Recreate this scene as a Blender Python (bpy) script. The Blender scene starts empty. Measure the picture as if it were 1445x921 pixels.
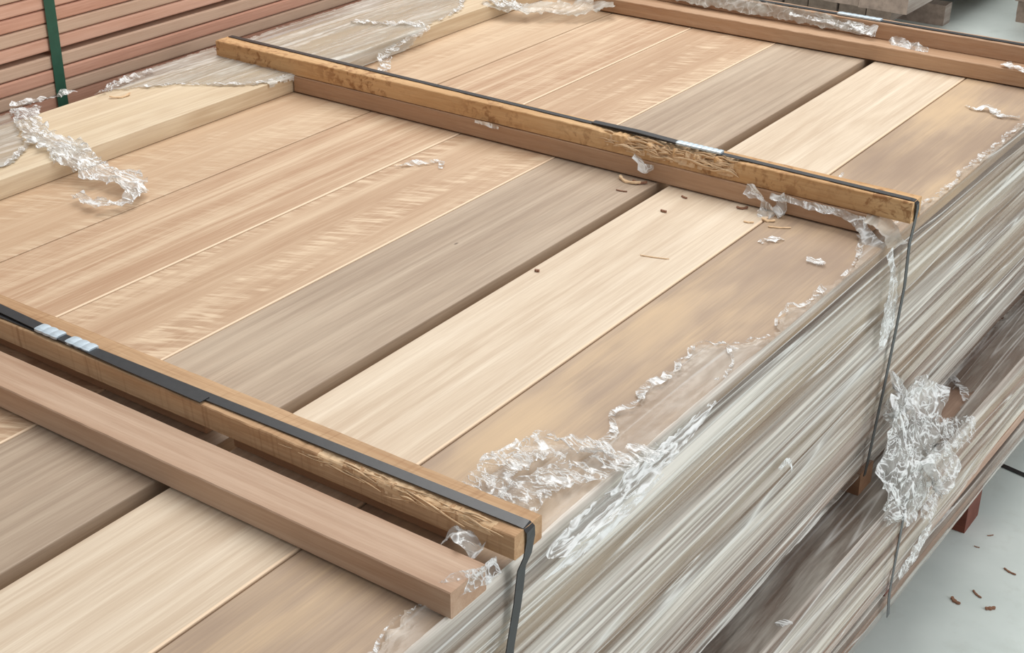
import bpy, bmesh, math, random
from mathutils import Vector, Matrix, noise
from math import sin, cos, pi, radians
random.seed(7)
C = bpy.context.scene.collection
S = bpy.context.scene
H = 0.885                      # height of the top board faces above the floor (all z below are relative to it)

# ------------------------------------------------------------------ camera, light, exposure
cam = bpy.data.cameras.new('camera'); camo = bpy.data.objects.new('camera', cam); C.objects.link(camo)
f_px, yaw, pit, roll = 2019.4, radians(-35.43), radians(27.39), radians(.108)
F = Vector((cos(pit)*sin(yaw), cos(pit)*cos(yaw), -sin(pit)))
r = Vector((cos(yaw), -sin(yaw), 0)); u = r.cross(F)
R = cos(roll)*r + sin(roll)*u; U = -sin(roll)*r + cos(roll)*u
m = Matrix.Identity(4)
for i in range(3):
    m[i][0] = R[i]; m[i][1] = U[i]; m[i][2] = -F[i]
m[0][3], m[1][3], m[2][3] = 0, 0, 1 + H
camo.matrix_world = m
cam.sensor_fit = 'HORIZONTAL'; cam.sensor_width = 36; cam.lens = f_px/1445*36
cam.clip_start = .05
S.camera = camo
w = bpy.data.worlds.new('world'); S.world = w; w.use_nodes = True
bg = w.node_tree.nodes['Background']; bg.inputs[0].default_value = (.97, .985, 1, 1); bg.inputs[1].default_value = .42
def area(name, loc, aim, sx, sy, power, col=(1, 1, 1)):
    l = bpy.data.lights.new(name, 'AREA'); l.shape = 'RECTANGLE'; l.size = sx; l.size_y = sy; l.energy = power; l.color = col
    o = bpy.data.objects.new(name, l); C.objects.link(o); o.location = loc
    o.rotation_euler = (Vector(aim) - Vector(loc)).to_track_quat('-Z', 'Y').to_euler()
    return o
area('roof_skylight', (-2.5, 4.3, 5.8), (-1.4, 2.2, 0), 3.0, 6.0, 325, (1, .985, .955))
area('side_fill', (4.9, 2.6, 3.1), (-.5, 2.2, .3), 3.6, 5.0, 205, (.98, .99, 1))  # added fill from the right that brightens the film side; no door known
S.view_settings.view_transform = 'Standard'; S.view_settings.look = 'None'
S.view_settings.gamma = 1; S.view_settings.use_curve_mapping = False
S.view_settings.exposure = 0.0
S.cycles.transparent_max_bounces = 24; S.cycles.max_bounces = 8

# ------------------------------------------------------------------ node helpers
def lin(c):
    f = lambda v: v/12.92 if v <= .04045 else ((v+.055)/1.055)**2.4
    return tuple(f(v/255) for v in c) + (1,)
class NT:
    def __init__(s, name):
        s.m = bpy.data.materials.new(name); s.m.use_nodes = True; s.t = s.m.node_tree
        s.b = s.t.nodes['Principled BSDF']; s.out = s.t.nodes['Material Output']
    def n(s, typ, **kw):
        x = s.t.nodes.new(typ)
        for k, v in kw.items():
            if k.startswith('i_'): x.inputs[k[2:].replace('_', ' ')].default_value = v
            else: setattr(x, k, v)
        return x
    def l(s, a, b): s.t.links.new(a, b)
    def coord(s, scale=(1, 1, 1), loc=(0, 0, 0), rot=(0, 0, 0)):
        tc = s.n('ShaderNodeTexCoord'); mp = s.n('ShaderNodeMapping'); v = tc.outputs['Object']
        if rot != (0, 0, 0):                       # turn first, then stretch
            m0 = s.n('ShaderNodeMapping'); m0.inputs['Rotation'].default_value = rot; s.l(v, m0.inputs[0]); v = m0.outputs[0]
        mp.inputs['Scale'].default_value = scale; mp.inputs['Location'].default_value = loc
        s.l(v, mp.inputs[0]); return mp.outputs[0]
    def noise(s, scale, loc=(0, 0, 0), detail=4, rough=.55, dist=0, rot=(0, 0, 0)):
        x = s.n('ShaderNodeTexNoise'); x.inputs['Scale'].default_value = 1; x.inputs['Detail'].default_value = detail
        x.inputs['Roughness'].default_value = rough; x.inputs['Distortion'].default_value = dist
        s.l(s.coord(scale, loc, rot), x.inputs['Vector']); return x.outputs['Fac']
    def rng(s, v, a, b, c=0., d=1.):
        x = s.n('ShaderNodeMapRange'); x.inputs[1].default_value = a; x.inputs[2].default_value = b
        x.inputs[3].default_value = c; x.inputs[4].default_value = d; s.l(v, x.inputs[0]); return x.outputs[0]
    def math(s, op, a, b=None):
        x = s.n('ShaderNodeMath', operation=op)
        for i, v in enumerate((a, b)):
            if v is None: continue
            if isinstance(v, (int, float)): x.inputs[i].default_value = v
            else: s.l(v, x.inputs[i])
        return x.outputs[0]
    def mix(s, f, a, b, typ='MIX'):
        x = s.n('ShaderNodeMix', data_type='RGBA', blend_type=typ)
        for k, v in ((0, f), (6, a), (7, b)):
            if isinstance(v, (int, float, tuple)): x.inputs[k].default_value = v
            else: s.l(v, x.inputs[k])
        return x.outputs[2]
    def bump(s, h, strength=.2, dist=.002):
        x = s.n('ShaderNodeBump'); x.inputs['Strength'].default_value = strength; x.inputs['Distance'].default_value = dist
        s.l(h, x.inputs['Height']); s.l(x.outputs[0], s.b.inputs['Normal']); return x

def wood(name, base, dark, light, seed, axis='Y', rings=.35, fibre=.38, curl=0., patch=.25, rough=.55, spots=0., saw=0., ring_f=70, mottle=None, edge=None, lines=.3, blotch=1.6):
    """timber with the grain along one local axis: growth rings, fine fibres, curl figure, colour patches"""
    t = NT(name); o = (seed*3.17, seed*1.31, seed*2.03)
    a = (lambda c, g: (c, g, c)) if axis == 'Y' else (lambda c, g: (g, c, c))
    base, dark, light = lin(base), lin(dark), lin(light)
    low = t.noise(a(5, .6), o, 3, .5, .25)
    ring = t.math('SINE', t.math('MULTIPLY', low, ring_f))
    ring = t.rng(ring, -1, 1)
    gate = t.rng(t.noise(a(9, .5), (o[1], o[2], o[0]), 3), .35, .65)
    c = t.mix(t.math('MULTIPLY', t.math('MULTIPLY', ring, gate), rings), base, dark)
    st = t.rng(t.noise(a(45, 1.3), (o[2], o[0], o[1]), 6, .7, .2), .38, .66)
    c = t.mix(t.math('MULTIPLY', st, rings*.9), c, dark)
    lt = t.rng(t.noise(a(28, .5), (o[0]+9, o[1]+4, o[2]), 4, .6), .48, .72)
    c = t.mix(t.math('MULTIPLY', lt, .55), c, light)
    ln = t.noise(a(75, .8), (o[1]+3, o[2], o[0]), 5, .65, .3)
    c = t.mix(t.math('MULTIPLY', t.rng(ln, .50, .62), lines), c, dark)
    c = t.mix(t.math('MULTIPLY', t.rng(ln, .45, .36), lines*.7), c, light)
    fb = t.noise(a(300, 11), o, 3, .65, .3)
    c = t.mix(t.math('MULTIPLY', t.rng(fb, .4, .75), fibre), c, dark)
    c = t.mix(t.math('MULTIPLY', t.rng(t.noise(a(420, 14), (o[1], o[0], o[2]), 2), .5, .75), fibre*.7), c, light)
    pt = t.noise(a(7, blotch), (o[2]+2, o[1], o[0]), 3, .5)
    c = t.mix(t.math('MULTIPLY', t.rng(pt, .45, .7), patch), c, dark)
    c = t.mix(t.math('MULTIPLY', t.rng(pt, .5, .3), patch*.8), c, light)
    if curl:
        wv = t.noise((16, 115, 16), o, 2, .5, .5, (0, 0, radians(-26)))
        mk = t.rng(t.noise(a(13, 1.5), (o[1]+5, o[0], 3), 3, .6), .46, .60)
        c = t.mix(t.math('MULTIPLY', t.math('MULTIPLY', t.rng(wv, .48, .66), mk), curl), c, light)
        c = t.mix(t.math('MULTIPLY', t.math('MULTIPLY', t.rng(wv, .47, .34), mk), curl*.55), c, dark)
    if mottle:
        mk = t.rng(t.noise((60, 60, 60), o, 3, .6, .6), .5, .62)
        mk2 = t.rng(t.noise((4, 4, 4), o, 1), .42, .6)
        c = t.mix(t.math('MULTIPLY', t.math('MULTIPLY', mk, mk2), .75), c, lin(mottle))
    if edge:                                       # paler strip along the right-hand arris
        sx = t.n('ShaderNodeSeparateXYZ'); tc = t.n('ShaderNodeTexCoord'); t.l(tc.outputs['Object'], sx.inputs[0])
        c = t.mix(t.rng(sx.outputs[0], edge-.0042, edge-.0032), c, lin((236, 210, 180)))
    h = fb
    if saw:
        sw = t.noise((150, 5, 5) if axis == 'X' else (5, 150, 5), o, 2, .5, .3, (0, .1, .16))
        c = t.mix(t.math('MULTIPLY', t.rng(sw, .55, .75), saw), c, dark)
        h = t.math('ADD', t.math('MULTIPLY', sw, 1.2), fb)
    if spots:
        vo = t.n('ShaderNodeTexVoronoi'); vo.inputs['Scale'].default_value = 1; t.l(t.coord(a(9, 4), o), vo.inputs['Vector'])
        c = t.mix(t.rng(vo.outputs['Distance'], .035, .02), c, lin((70, 50, 38)))
    t.l(c, t.b.inputs['Base Color']); t.b.inputs['Roughness'].default_value = rough
    t.b.inputs['Specular IOR Level'].default_value = .3
    t.bump(h, .18, .001)
    return t.m

def plain(name, col, rough=.5, metal=0., spec=.5, nscale=40, var=.25, stretch=(1, 1, 1), bump=.15):
    t = NT(name); n_ = t.noise(tuple(nscale*k for k in stretch), (3, 1, 2), 4, .6)
    d = tuple(v*.45 for v in lin(col)[:3]) + (1,)
    t.l(t.mix(t.math('MULTIPLY', t.rng(n_, .4, .75), var), lin(col), d), t.b.inputs['Base Color'])
    t.b.inputs['Roughness'].default_value = rough; t.b.inputs['Metallic'].default_value = metal
    t.b.inputs['Specular IOR Level'].default_value = spec
    t.bump(n_, bump, .001); return t.m

def film_mat(name, amin=.3, amax=.85, tint=(242, 236, 226), dark=(146, 131, 119), k=1.):
    """stretch film: clear to milky in streaks that run with the boards"""
    t = NT(name)
    s1 = t.noise((30*k, .55+(1-k)*6, 30*k), (4, 2, 1), 4, .55, .5)
    s2 = t.noise((110*k, 1.2+(1-k)*12, 110*k), (1, 7, 3), 3, .55, .3)
    s3 = t.noise((13*k, .9+(1-k)*4, 13*k), (2, 5, 3), 3, .5, .5)
    fold = t.math('SUBTRACT', 1, t.math('ABSOLUTE', t.math('MULTIPLY', t.math('SUBTRACT', t.noise((20, .55, 20), (7, 3, 5), 2, .5, .6), .5), 20)))   # sharp gathered pleats
    v = t.math('ADD', t.math('MULTIPLY', s1, .5), t.math('ADD', t.math('MULTIPLY', s2, .15), t.math('MULTIPLY', s3, .35)))
    al = t.math('MAXIMUM', t.rng(v, .42, .60, amin, amax), t.rng(fold, .55, 1, 0, amax*(k if k == 1 else .6)))
    col = t.mix(t.rng(t.math('ADD', t.math('MULTIPLY', s2, .45), t.math('MULTIPLY', s1, .55)), .42, .60), lin(dark), lin(tint))
    col = t.mix(t.rng(fold, .5, 1, 0, .8), col, lin((244, 243, 238)))
    t.l(col, t.b.inputs['Base Color']); t.l(al, t.b.inputs['Alpha'])
    t.b.inputs['Roughness'].default_value = .26; t.b.inputs['Specular IOR Level'].default_value = .5
    t.bump(t.math('ADD', t.math('ADD', s1, t.math('MULTIPLY', s2, .5)), t.math('MULTIPLY', fold, .1)), .7, .006)
    return t.m
def crease_mat(name, a0=.12, a1=.95, scale=(40, 40, 40), col=(246, 247, 246), body=(206, 204, 198)):
    """crumpled clear film: whitened creases in a clear sheet, their glints painted into colour and alpha"""
    t = NT(name)
    def ridge(k, o, w_):
        n_ = t.noise(tuple(v*k for v in scale), o, 3, .55, 1.0)
        return t.math('SUBTRACT', 1, t.math('ABSOLUTE', t.math('MULTIPLY', t.math('SUBTRACT', n_, .5), w_)))
    rr = t.math('MAXIMUM', ridge(1, (1, 2, 3), 19), ridge(.5, (6, 1, 8), 16))
    cl = t.noise(tuple(v*.35 for v in scale), (4, 4, 1), 2)
    t.l(t.math('MAXIMUM', t.rng(rr, .1, .9, 0, a1), t.rng(cl, .35, .65, a0*.4, a0*1.6)), t.b.inputs['Alpha'])
    t.l(t.mix(t.rng(rr, .1, .8), lin(body), lin(col)), t.b.inputs['Base Color'])  # ridges painted near white, standing in for highlights on the creases
    t.b.inputs['Roughness'].default_value = .12; t.b.inputs['Specular IOR Level'].default_value = .8
    t.bump(rr, .6, .003); return t.m

# ------------------------------------------------------------------ object helpers
def tag(o, label, cat, group=None, kind=None):
    if label: o['label'] = label
    if cat: o['category'] = cat
    if group: o['group'] = group
    if kind: o['kind'] = kind
    return o
def mesh_obj(name, verts, faces, mat, parent=None, smooth=False, origin=None):
    """one mesh; verts in pack coordinates (z=0 at the board tops); origin is set to the base"""
    if origin is None:
        xs, ys, zs = zip(*verts)
        origin = ((min(xs)+max(xs))/2, (min(ys)+max(ys))/2, min(zs))
    me = bpy.data.meshes.new(name)
    me.from_pydata([(v[0]-origin[0], v[1]-origin[1], v[2]-origin[2]) for v in verts], [], faces)
    me.validate(); me.update()
    bm = bmesh.new(); bm.from_mesh(me); bmesh.ops.recalc_face_normals(bm, faces=bm.faces); bm.to_mesh(me); bm.free()
    if smooth:
        for p in me.polygons: p.use_smooth = True
    me.materials.append(mat)
    o = bpy.data.objects.new(name, me); C.objects.link(o)
    loc = Vector((origin[0], origin[1], origin[2] + H))
    if parent:
        o.parent = parent; loc -= parent.location
    o.location = loc
    return o
def box_data(x0, x1, y0, y1, z0, z1, bev=.0015, seg=1):
    bm = bmesh.new(); bmesh.ops.create_cube(bm, size=1)
    for v in bm.verts:
        v.co = Vector(((x0+x1)/2 + v.co.x*(x1-x0), (y0+y1)/2 + v.co.y*(y1-y0), (z0+z1)/2 + v.co.z*(z1-z0)))
    if bev: bmesh.ops.bevel(bm, geom=list(bm.edges), offset=bev, segments=seg, affect='EDGES', profile=.5)
    bm.verts.index_update()
    d = [tuple(v.co) for v in bm.verts], [[v.index for v in f.verts] for f in bm.faces]
    bm.free(); return d
def board(name, x0, x1, y0, y1, z0, z1, mat, label, cat='board', group=None, bev=.0018, parent=None):
    o = mesh_obj(name, *box_data(x0, x1, y0, y1, z0, z1, bev, 2), mat, parent)
    return tag(o, label, cat, group)
def n3(x, y, z): return noise.noise(Vector((x, y, z)))
def fbm(x, y, z, o=4): return noise.fractal(Vector((x, y, z)), 1.0, 2.0, o)

def batten_data(x0, x1, y0, y1, z0, z1, nx=260, wane=(), seed=0, rough=.0006, sag=0.):
    """sawn batten along X as cross-section loops; wane = (xa, xb, depth) bites out of the top front arris"""
    V, Fc = [], []; torn = set()
    prof = []
    n = 9
    W, T = y1-y0, z1-z0
    e = .0015
    for k in range(n+1): prof.append((e + (W-2*e)*k/n, T, 't'))          # top, front -> back
    for k in range(n+1): prof.append((W, T - e - (T-2*e)*k/n, 'b'))
    for k in range(n+1): prof.append((W - e - (W-2*e)*k/n, 0, 'u'))
    for k in range(n+1): prof.append((0, e + (T-2*e)*k/n, 'f'))
    for i in range(nx+1):
        x = x0 + (x1-x0)*i/nx
        for (py, pz, s) in prof:
            y, z = py, pz
            d = rough*fbm(x*30+seed, py*90, pz*90)
            if s == 't': z += d
            if s == 'f': y += d
            for (xa, xb, dep) in wane:
                if xa < x < xb:
                    env = min(1, (x-xa)/.12, (xb-x)/.06)
                    rag = .55 + .9*fbm(x*26+seed, 3.1, seed, 5) + .35*n3(x*160, py*80, pz*80)
                    bite = max(0, env*dep*rag)
                    dist = (y + (T - pz))                              # distance from the front top arris
                    k = max(0, 1 - dist/(dep*2.0+.001))
                    if k > .30 and bite > dep*.35: torn.add(len(V))
                    if k > 0: y += bite*k*.7*(1 if s != 'b' else 0); z -= bite*k*.8
            z += sag*(1-((x-x0)/(x1-x0)*2-1)**2)
            V.append((x, y0+y, z0+z))
    m_ = len(prof)
    for i in range(nx):
        for k in range(m_):
            a, b = i*m_+k, i*m_+(k+1) % m_
            Fc.append((a, b, b+m_, a+m_))
    Fc.append(tuple(range(m_))); Fc.append(tuple(nx*m_+k for k in range(m_)))
    return V, Fc, torn
def batten(name, x0, x1, y0, y1, z0, z1, mat, label, group=None, cat='batten', **kw):
    V, Fc, torn = batten_data(x0, x1, y0, y1, z0, z1, **kw)
    o = mesh_obj(name, V, Fc, mat)
    if torn:                                      # freshly torn wood shows pale
        o.data.materials.append(M['fibre'])
        for p in o.data.polygons:
            if sum(v in torn for v in p.vertices) >= 3: p.material_index = 1
    return tag(o, label, cat, group)

def strap_data(pts, wdir, width, th=.0012):
    """flat band through pts; wdir gives the width direction at each point"""
    V, Fc = [], []
    P = [Vector(p) for p in pts]
    for i, p in enumerate(P):
        t_ = (P[min(i+1, len(P)-1)] - P[max(i-1, 0)]).normalized()
        wd = Vector(wdir[i] if isinstance(wdir, list) else wdir); wd = (wd - t_*wd.dot(t_)).normalized()
        nn = t_.cross(wd)
        for a, b in ((-1, -1), (1, -1), (1, 1), (-1, 1)):
            V.append(tuple(p + wd*a*width/2 + nn*b*th/2))
    for i in range(len(P)-1):
        for k in range(4):
            a, b = i*4+k, i*4+(k+1) % 4
            Fc.append((a, b, b+4, a+4))
    Fc += [(0, 1, 2, 3), tuple(len(V)-4+k for k in range(4))]
    return V, Fc
def densify(pts, step=.02, wob=0., seed=0):
    out = []
    for a, b in zip(pts[:-1], pts[1:]):
        a, b = Vector(a), Vector(b); n_ = max(1, int((b-a).length/step))
        for k in range(n_): out.append(a.lerp(b, k/n_))
    out.append(Vector(pts[-1]))
    return [tuple(p + Vector((0, wob*fbm(p.x*9+seed, p.z*9, 1), 0))) for p in out]

def ribbon_data(path, widths, normal=(0, 0, 1), nv=24, step=.004, amp=.006, seed=0, freq=38, rag=.35, floor_z=None, twist=0.):
    """crumpled sheet along a path: grid pushed about by folded noise, ragged at both sides"""
    P = [Vector(p) for p in path]; L = [0]
    for a, b in zip(P[:-1], P[1:]): L.append(L[-1] + (b-a).length)
    nu = max(6, int(L[-1]/step)); V, Fc = [], []
    N0 = Vector(normal).normalized()
    def at(s):
        for k in range(len(P)-1):
            if s <= L[k+1] or k == len(P)-2:
                q = (s-L[k])/max(1e-6, L[k+1]-L[k]); q = min(1, max(0, q))
                p0, p1, p2, p3 = P[max(k-1, 0)], P[k], P[k+1], P[min(k+2, len(P)-1)]
                c = .5*((2*p1) + (p2-p0)*q + (2*p0-5*p1+4*p2-p3)*q*q + (-p0+3*p1-3*p2+p3)*q**3)
                return c, widths[k]*(1-q) + widths[k+1]*q
    for i in range(nu+1):
        s = L[-1]*i/nu
        c, wd = at(s); c2, _ = at(min(L[-1], s+.004)); c1, _ = at(max(0, s-.004))
        t_ = (c2-c1).normalized(); sd = N0.cross(t_)
        sd = sd.normalized() if sd.length > 1e-4 else Vector((1, 0, 0))
        wl = wd/2*(1 + rag*fbm(s*70+seed, 1.5, seed, 3)); wr = wd/2*(1 + rag*fbm(s*70+seed, 9.5, seed+4, 3))
        for j in range(nv+1):
            v = j/nv*2-1
            p = c + sd*v*(wl if v < 0 else wr)
            q = p*freq + Vector((seed, seed*2.3, 0))
            d = abs(noise.noise(q))*2.0 + abs(noise.noise(q*2.1))*.5 - .2
            p2 = p + N0*amp*d*(.5+.5*abs(v)) + sd*amp*.7*noise.noise(q+Vector((9, 0, 0))) + t_*amp*.7*noise.noise(q+Vector((0, 9, 0)))
            if floor_z is not None: p2.z = max(p2.z, floor_z)
            V.append(tuple(p2))
    m_ = nv+1
    for i in range(nu):
        for j in range(nv):
            a = i*m_+j; Fc.append((a, a+1, a+m_+1, a+m_))
    return V, Fc
def ribbon(name, path, widths, mat, parent=None, **kw):
    return mesh_obj(name, *ribbon_data(path, widths, **kw), mat, parent, smooth=True)

def interp(tab, y):
    if y <= tab[0][0]: return tab[0][1]
    for (a, va), (b, vb) in zip(tab[:-1], tab[1:]):
        if y <= b: return va + (vb-va)*(y-a)/(b-a)
    return tab[-1][1]
def side_film(name, y0, y1, xe, lap, ztop, bot, mat, seed=0, du=.0045, dv=.0042, amp=.0035, hole=None, off0=.004, skew=0., bulge=0., lapmat=None):
    """film over a pack side: laps on to the top by lap(y) with a torn edge, turns the arris, runs down to bot(y)"""
    nu = int((y1-y0)/du); Lmax = max(lap(y0 + (y1-y0)*i/nu) for i in range(nu+1)); Hm = max(ztop-bot(y0+(y1-y0)*i/nu) for i in range(nu+1))
    nl = int(Lmax/dv)+2; nv = nl + int(Hm/dv); V, Fc = [], []
    for i in range(nu+1):
        y = y0 + (y1-y0)*i/nu; Lp = lap(y); Hs = ztop - bot(y)
        for j in range(nv+1):
            s = Lp*(j/nl-1) if j < nl else Hs*(j-nl)/(nv-nl)
            wav = (n3(y*1.3+seed, s*26, seed)*1.0 + n3(y*2.6, s*70+y*4, seed+3)*.6)
            off = max(.0024, off0 + amp*(wav+.3))
            if s < 0:
                e = s + Lp
                rg = math.exp(-e/.012)
                off = .0025 + amp*.4*(wav+1) + rg*.006*abs(fbm(y*60, e*90, seed))
                p = (xe - .003 + s + skew*(y-2.3)*-1, y, ztop + off)
                if s > -.012:
                    q = (s+.012)/.012; p = (p[0] + off*q, y, p[2])
            else:
                q = min(1, s/.008)
                p = (xe + off*q + bulge*sin(pi*min(1, s/max(Hs, .01))) - skew*(y-2.3), y, ztop - s + .003*(1-q))
            V.append(p)
    m_ = nv+1; onlap = []
    for i in range(nu):
        y = y0 + (y1-y0)*(i+.5)/nu
        for j in range(nv):
            a = i*m_+j
            if hole and hole(V[a]): continue
            Fc.append((a, a+1, a+m_+1, a+m_))
            onlap.append(j < nl-1)
    o = mesh_obj(name, V, Fc, mat, None, smooth=True)
    if lapmat:
        o.data.materials.append(lapmat)
        for p, q in zip(o.data.polygons, onlap): p.material_index = int(q)
    return o

# ------------------------------------------------------------------ materials
M = {}
M['boardA'] = wood('pink_timber', (206, 178, 148), (182, 148, 117), (226, 204, 174), 1, rings=.4, curl=.45, patch=.35)
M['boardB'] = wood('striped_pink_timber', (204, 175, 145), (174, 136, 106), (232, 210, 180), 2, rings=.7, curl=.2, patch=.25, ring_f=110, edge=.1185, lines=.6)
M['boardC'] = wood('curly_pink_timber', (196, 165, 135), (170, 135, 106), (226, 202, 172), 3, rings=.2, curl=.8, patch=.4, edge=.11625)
M['boardD'] = wood('grey_brown_timber', (186, 165, 143), (150, 129, 110), (204, 186, 164), 4, rings=.5, patch=.4, ring_f=60, spots=1, lines=.45)
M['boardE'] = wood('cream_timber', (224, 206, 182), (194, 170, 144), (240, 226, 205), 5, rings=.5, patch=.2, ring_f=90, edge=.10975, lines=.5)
M['boardF'] = wood('mottled_brown_timber', (184, 160, 136), (154, 131, 112), (212, 183, 146), 6, rings=.12, patch=.9, blotch=2.6)
M['boardG'] = wood('sapwood_timber', (228, 200, 172), (196, 160, 132), (242, 222, 198), 7, rings=.4)
M['thick'] = wood('pale_yellow_timber', (220, 202, 172), (192, 166, 134), (234, 219, 193), 8, rings=.6, ring_f=100, patch=.25, lines=.5)
EDGE = [wood('edge_timber_%d' % i, b, d, l, 20+i, rings=.4, patch=.3) for i, (b, d, l) in enumerate([
    ((196, 174, 150), (150, 124, 104), (222, 206, 184)), ((172, 142, 122), (122, 94, 78), (202, 174, 154)),
    ((216, 202, 180), (174, 152, 128), (236, 226, 208)), ((140, 120, 106), (96, 78, 68), (180, 162, 146)), ((192, 158, 138), (146, 110, 92), (218, 192, 170))])]
M['bat_tan'] = wood('tan_batten_timber', (190, 154, 122), (160, 122, 92), (212, 180, 150), 31, axis='X', rings=.3, patch=.3)
M['bat_brown'] = wood('brown_batten_timber', (186, 150, 120), (158, 122, 94), (206, 172, 142), 32, axis='X', rings=.25, patch=.3)
M['bat_flat'] = wood('planed_brown_timber', (188, 156, 130), (160, 124, 98), (210, 184, 160), 33, axis='X', rings=.35, patch=.45)
M['bat_saw'] = wood('rough_sawn_timber', (196, 158, 120), (146, 106, 72), (228, 198, 160), 34, axis='X', rings=.2, patch=.3, saw=.5, rough=.75)
M['bat_bark'] = wood('mottled_orange_timber', (206, 164, 116), (170, 124, 80), (232, 198, 152), 35, axis='X', rings=.2, patch=.4, mottle=(140, 92, 54), rough=.7)
M['fibre'] = wood('torn_wood_fibre', (232, 200, 160), (190, 150, 110), (246, 224, 192), 36, axis='X', rings=.25, rough=.85)
RED = [wood('red_timber_%d' % i, b, d, l, 40+i, rings=.25, patch=.3, spots=sp) for i, (b, d, l, sp) in enumerate([
    ((220, 172, 148), (188, 136, 112), (240, 200, 178), 0), ((216, 184, 160), (184, 148, 124), (234, 208, 184), 1), ((214, 164, 140), (180, 126, 104), (236, 190, 168), 0)])]
M['bearer'] = wood('dark_red_bearer', (120, 66, 50), (84, 42, 32), (146, 88, 68), 50, axis='X')
M['bearer_tan'] = wood('tan_bearer', (150, 112, 84), (112, 80, 58), (178, 138, 108), 51, axis='X')
M['grey'] = wood('weathered_grey_timber', (184, 172, 162), (124, 106, 95), (212, 204, 196), 60, rings=.3, patch=.8, rough=.9)
M['grey_end'] = plain('weathered_end_grain', (168, 148, 134), .9, nscale=26, var=.8, bump=.6)
M['strap'] = plain('black_strap_plastic', (46, 46, 48), .38, spec=.5, nscale=90, var=.5)
M['strap_grey'] = plain('scuffed_strap_plastic', (84, 86, 88), .35, spec=.6, nscale=70, var=.5)
M['strap_green'] = plain('green_strap_plastic', (38, 88, 70), .4, nscale=60, var=.35)
M['steel'] = plain('zinc_seal', (198, 212, 222), .45, metal=.35, nscale=120, var=.35)
M['film'] = film_mat('stretch_film', .18, .88)
M['lap'] = film_mat('clear_film_lap', .18, .55, (222, 212, 198), (190, 176, 160), k=.35)
M['lap_grey'] = film_mat('grey_film_lap', .45, .8, (190, 184, 174), (140, 130, 120), k=.6)
M['milky'] = film_mat('milky_film', .45, .8, (206, 202, 192), (184, 176, 162), k=.6)
M['crease'] = crease_mat('crumpled_film', .12, .8, (26, 52, 52))
M['fold'] = crease_mat('glossy_film_fold', .2, .9, (55, 8, 55))
M['rope'] = crease_mat('twisted_film', .34, .95, (13, 50, 50))
M['crease2'] = crease_mat('crumpled_film_white', .36, .95, (34, 34, 30))
M['chip'] = wood('wood_chip', (150, 108, 84), (110, 74, 56), (180, 140, 112), 70, rings=.4)

# ------------------------------------------------------------------ floor
t = NT('concrete_floor')
n1 = t.noise((1.6, 1.6, 1.6), (1, 2, 0), 5, .6, .4); n2 = t.noise((14, 14, 14), (4, 2, 0), 4, .6); n4 = t.noise((60, 60, 60), (0, 0, 0), 3)
c = t.mix(t.rng(n1, .35, .7), lin((220, 229, 225)), lin((196, 207, 203)))
c = t.mix(t.math('MULTIPLY', t.rng(n2, .55, .75), .35), c, lin((186, 192, 184)))
c = t.mix(t.math('MULTIPLY', t.rng(n4, .5, .75), .15), c, lin((214, 220, 218)))
t.l(c, t.b.inputs['Base Color']); t.b.inputs['Roughness'].default_value = .42; t.bump(n2, .08, .002)
fl = mesh_obj('floor', [(-14, -3, -H-.1), (8, -3, -H-.1), (8, 18, -H-.1), (-14, 18, -H-.1), (-14, -3, -H), (8, -3, -H), (8, 18, -H), (-14, 18, -H)],
              [(0, 1, 2, 3), (4, 5, 6, 7), (0, 1, 5, 4), (1, 2, 6, 5), (2, 3, 7, 6), (3, 0, 4, 7)], t.m)
fl['kind'] = 'structure'

wm = plain('warehouse_wall_cladding', (176, 180, 178), .7, nscale=1.2, var=.3)
for nm, d in (('wall_back', (-14, 8, 17.9, 18, -H, 6.4)), ('wall_left', (-14, -13.9, -3, 17.9, -H, 6.4))):
    mesh_obj(nm, *box_data(*d, 0), wm)['kind'] = 'structure'

# ------------------------------------------------------------------ upper pack
Y0, Y1, LT = .3, 3.42, .0246
XR = -.775
top = [('G', -2.42, -2.182, 'narrow pale pink board showing only as a strip under the raised thick board'),
       ('A', -2.178, -1.946, 'pink board with faint curl next to the raised thick board on the pack'),
       ('B', -1.943, -1.706, 'pink board with cream lengthwise stripes, second from the raised thick board'),
       ('C', -1.703, -1.4705, 'curly figured pink board between the striped pink board and the grey-brown board'),
       ('D', -1.4685, -1.238, 'grey-brown board with a dark open gap along its right edge'),
       ('E', -1.213, -.9935, 'pale cream straight-grained board just right of the dark gap'),
       ('F', -.990, XR, 'mottled brown board at the right edge of the pack top under the torn film edge')]
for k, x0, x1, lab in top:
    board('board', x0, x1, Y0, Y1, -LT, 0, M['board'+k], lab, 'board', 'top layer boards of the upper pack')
board('thick_board', -2.412, -2.168, Y0, Y1-.05, .0005, .0385, M['thick'], 'raised thick pale yellow board with a torn film cover along the left of the pack')
board('board', -1.36, -1.13, Y0, Y1, -2*LT, -LT, M['boardD'], 'shaded board seen down in the gap between the grey-brown and cream boards')
ordn = ['', 'second', 'third', 'fourth', 'fifth', 'sixth', 'seventh', 'eighth', 'ninth', 'tenth', 'eleventh', 'twelfth', 'thirteenth',
        'fourteenth', 'fifteenth', 'sixteenth', 'seventeenth', 'eighteenth', 'lowest']
for k in range(1, 19):
    dx = random.uniform(-.007, -.001)
    board('board', XR-.215+dx, XR+dx, Y0, Y1+random.uniform(-.02, .02), -(k+1)*LT+.0006, -k*LT-.0006, EDGE[random.choice([0, 0, 1, 2, 2, 3, 4])],
          'board edge behind the streaky film on the upper pack side, %s layer %s' % (ordn[k], 'of the pack' if k == 18 else 'from the top'), 'board', 'board edges on the upper pack side')

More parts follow.
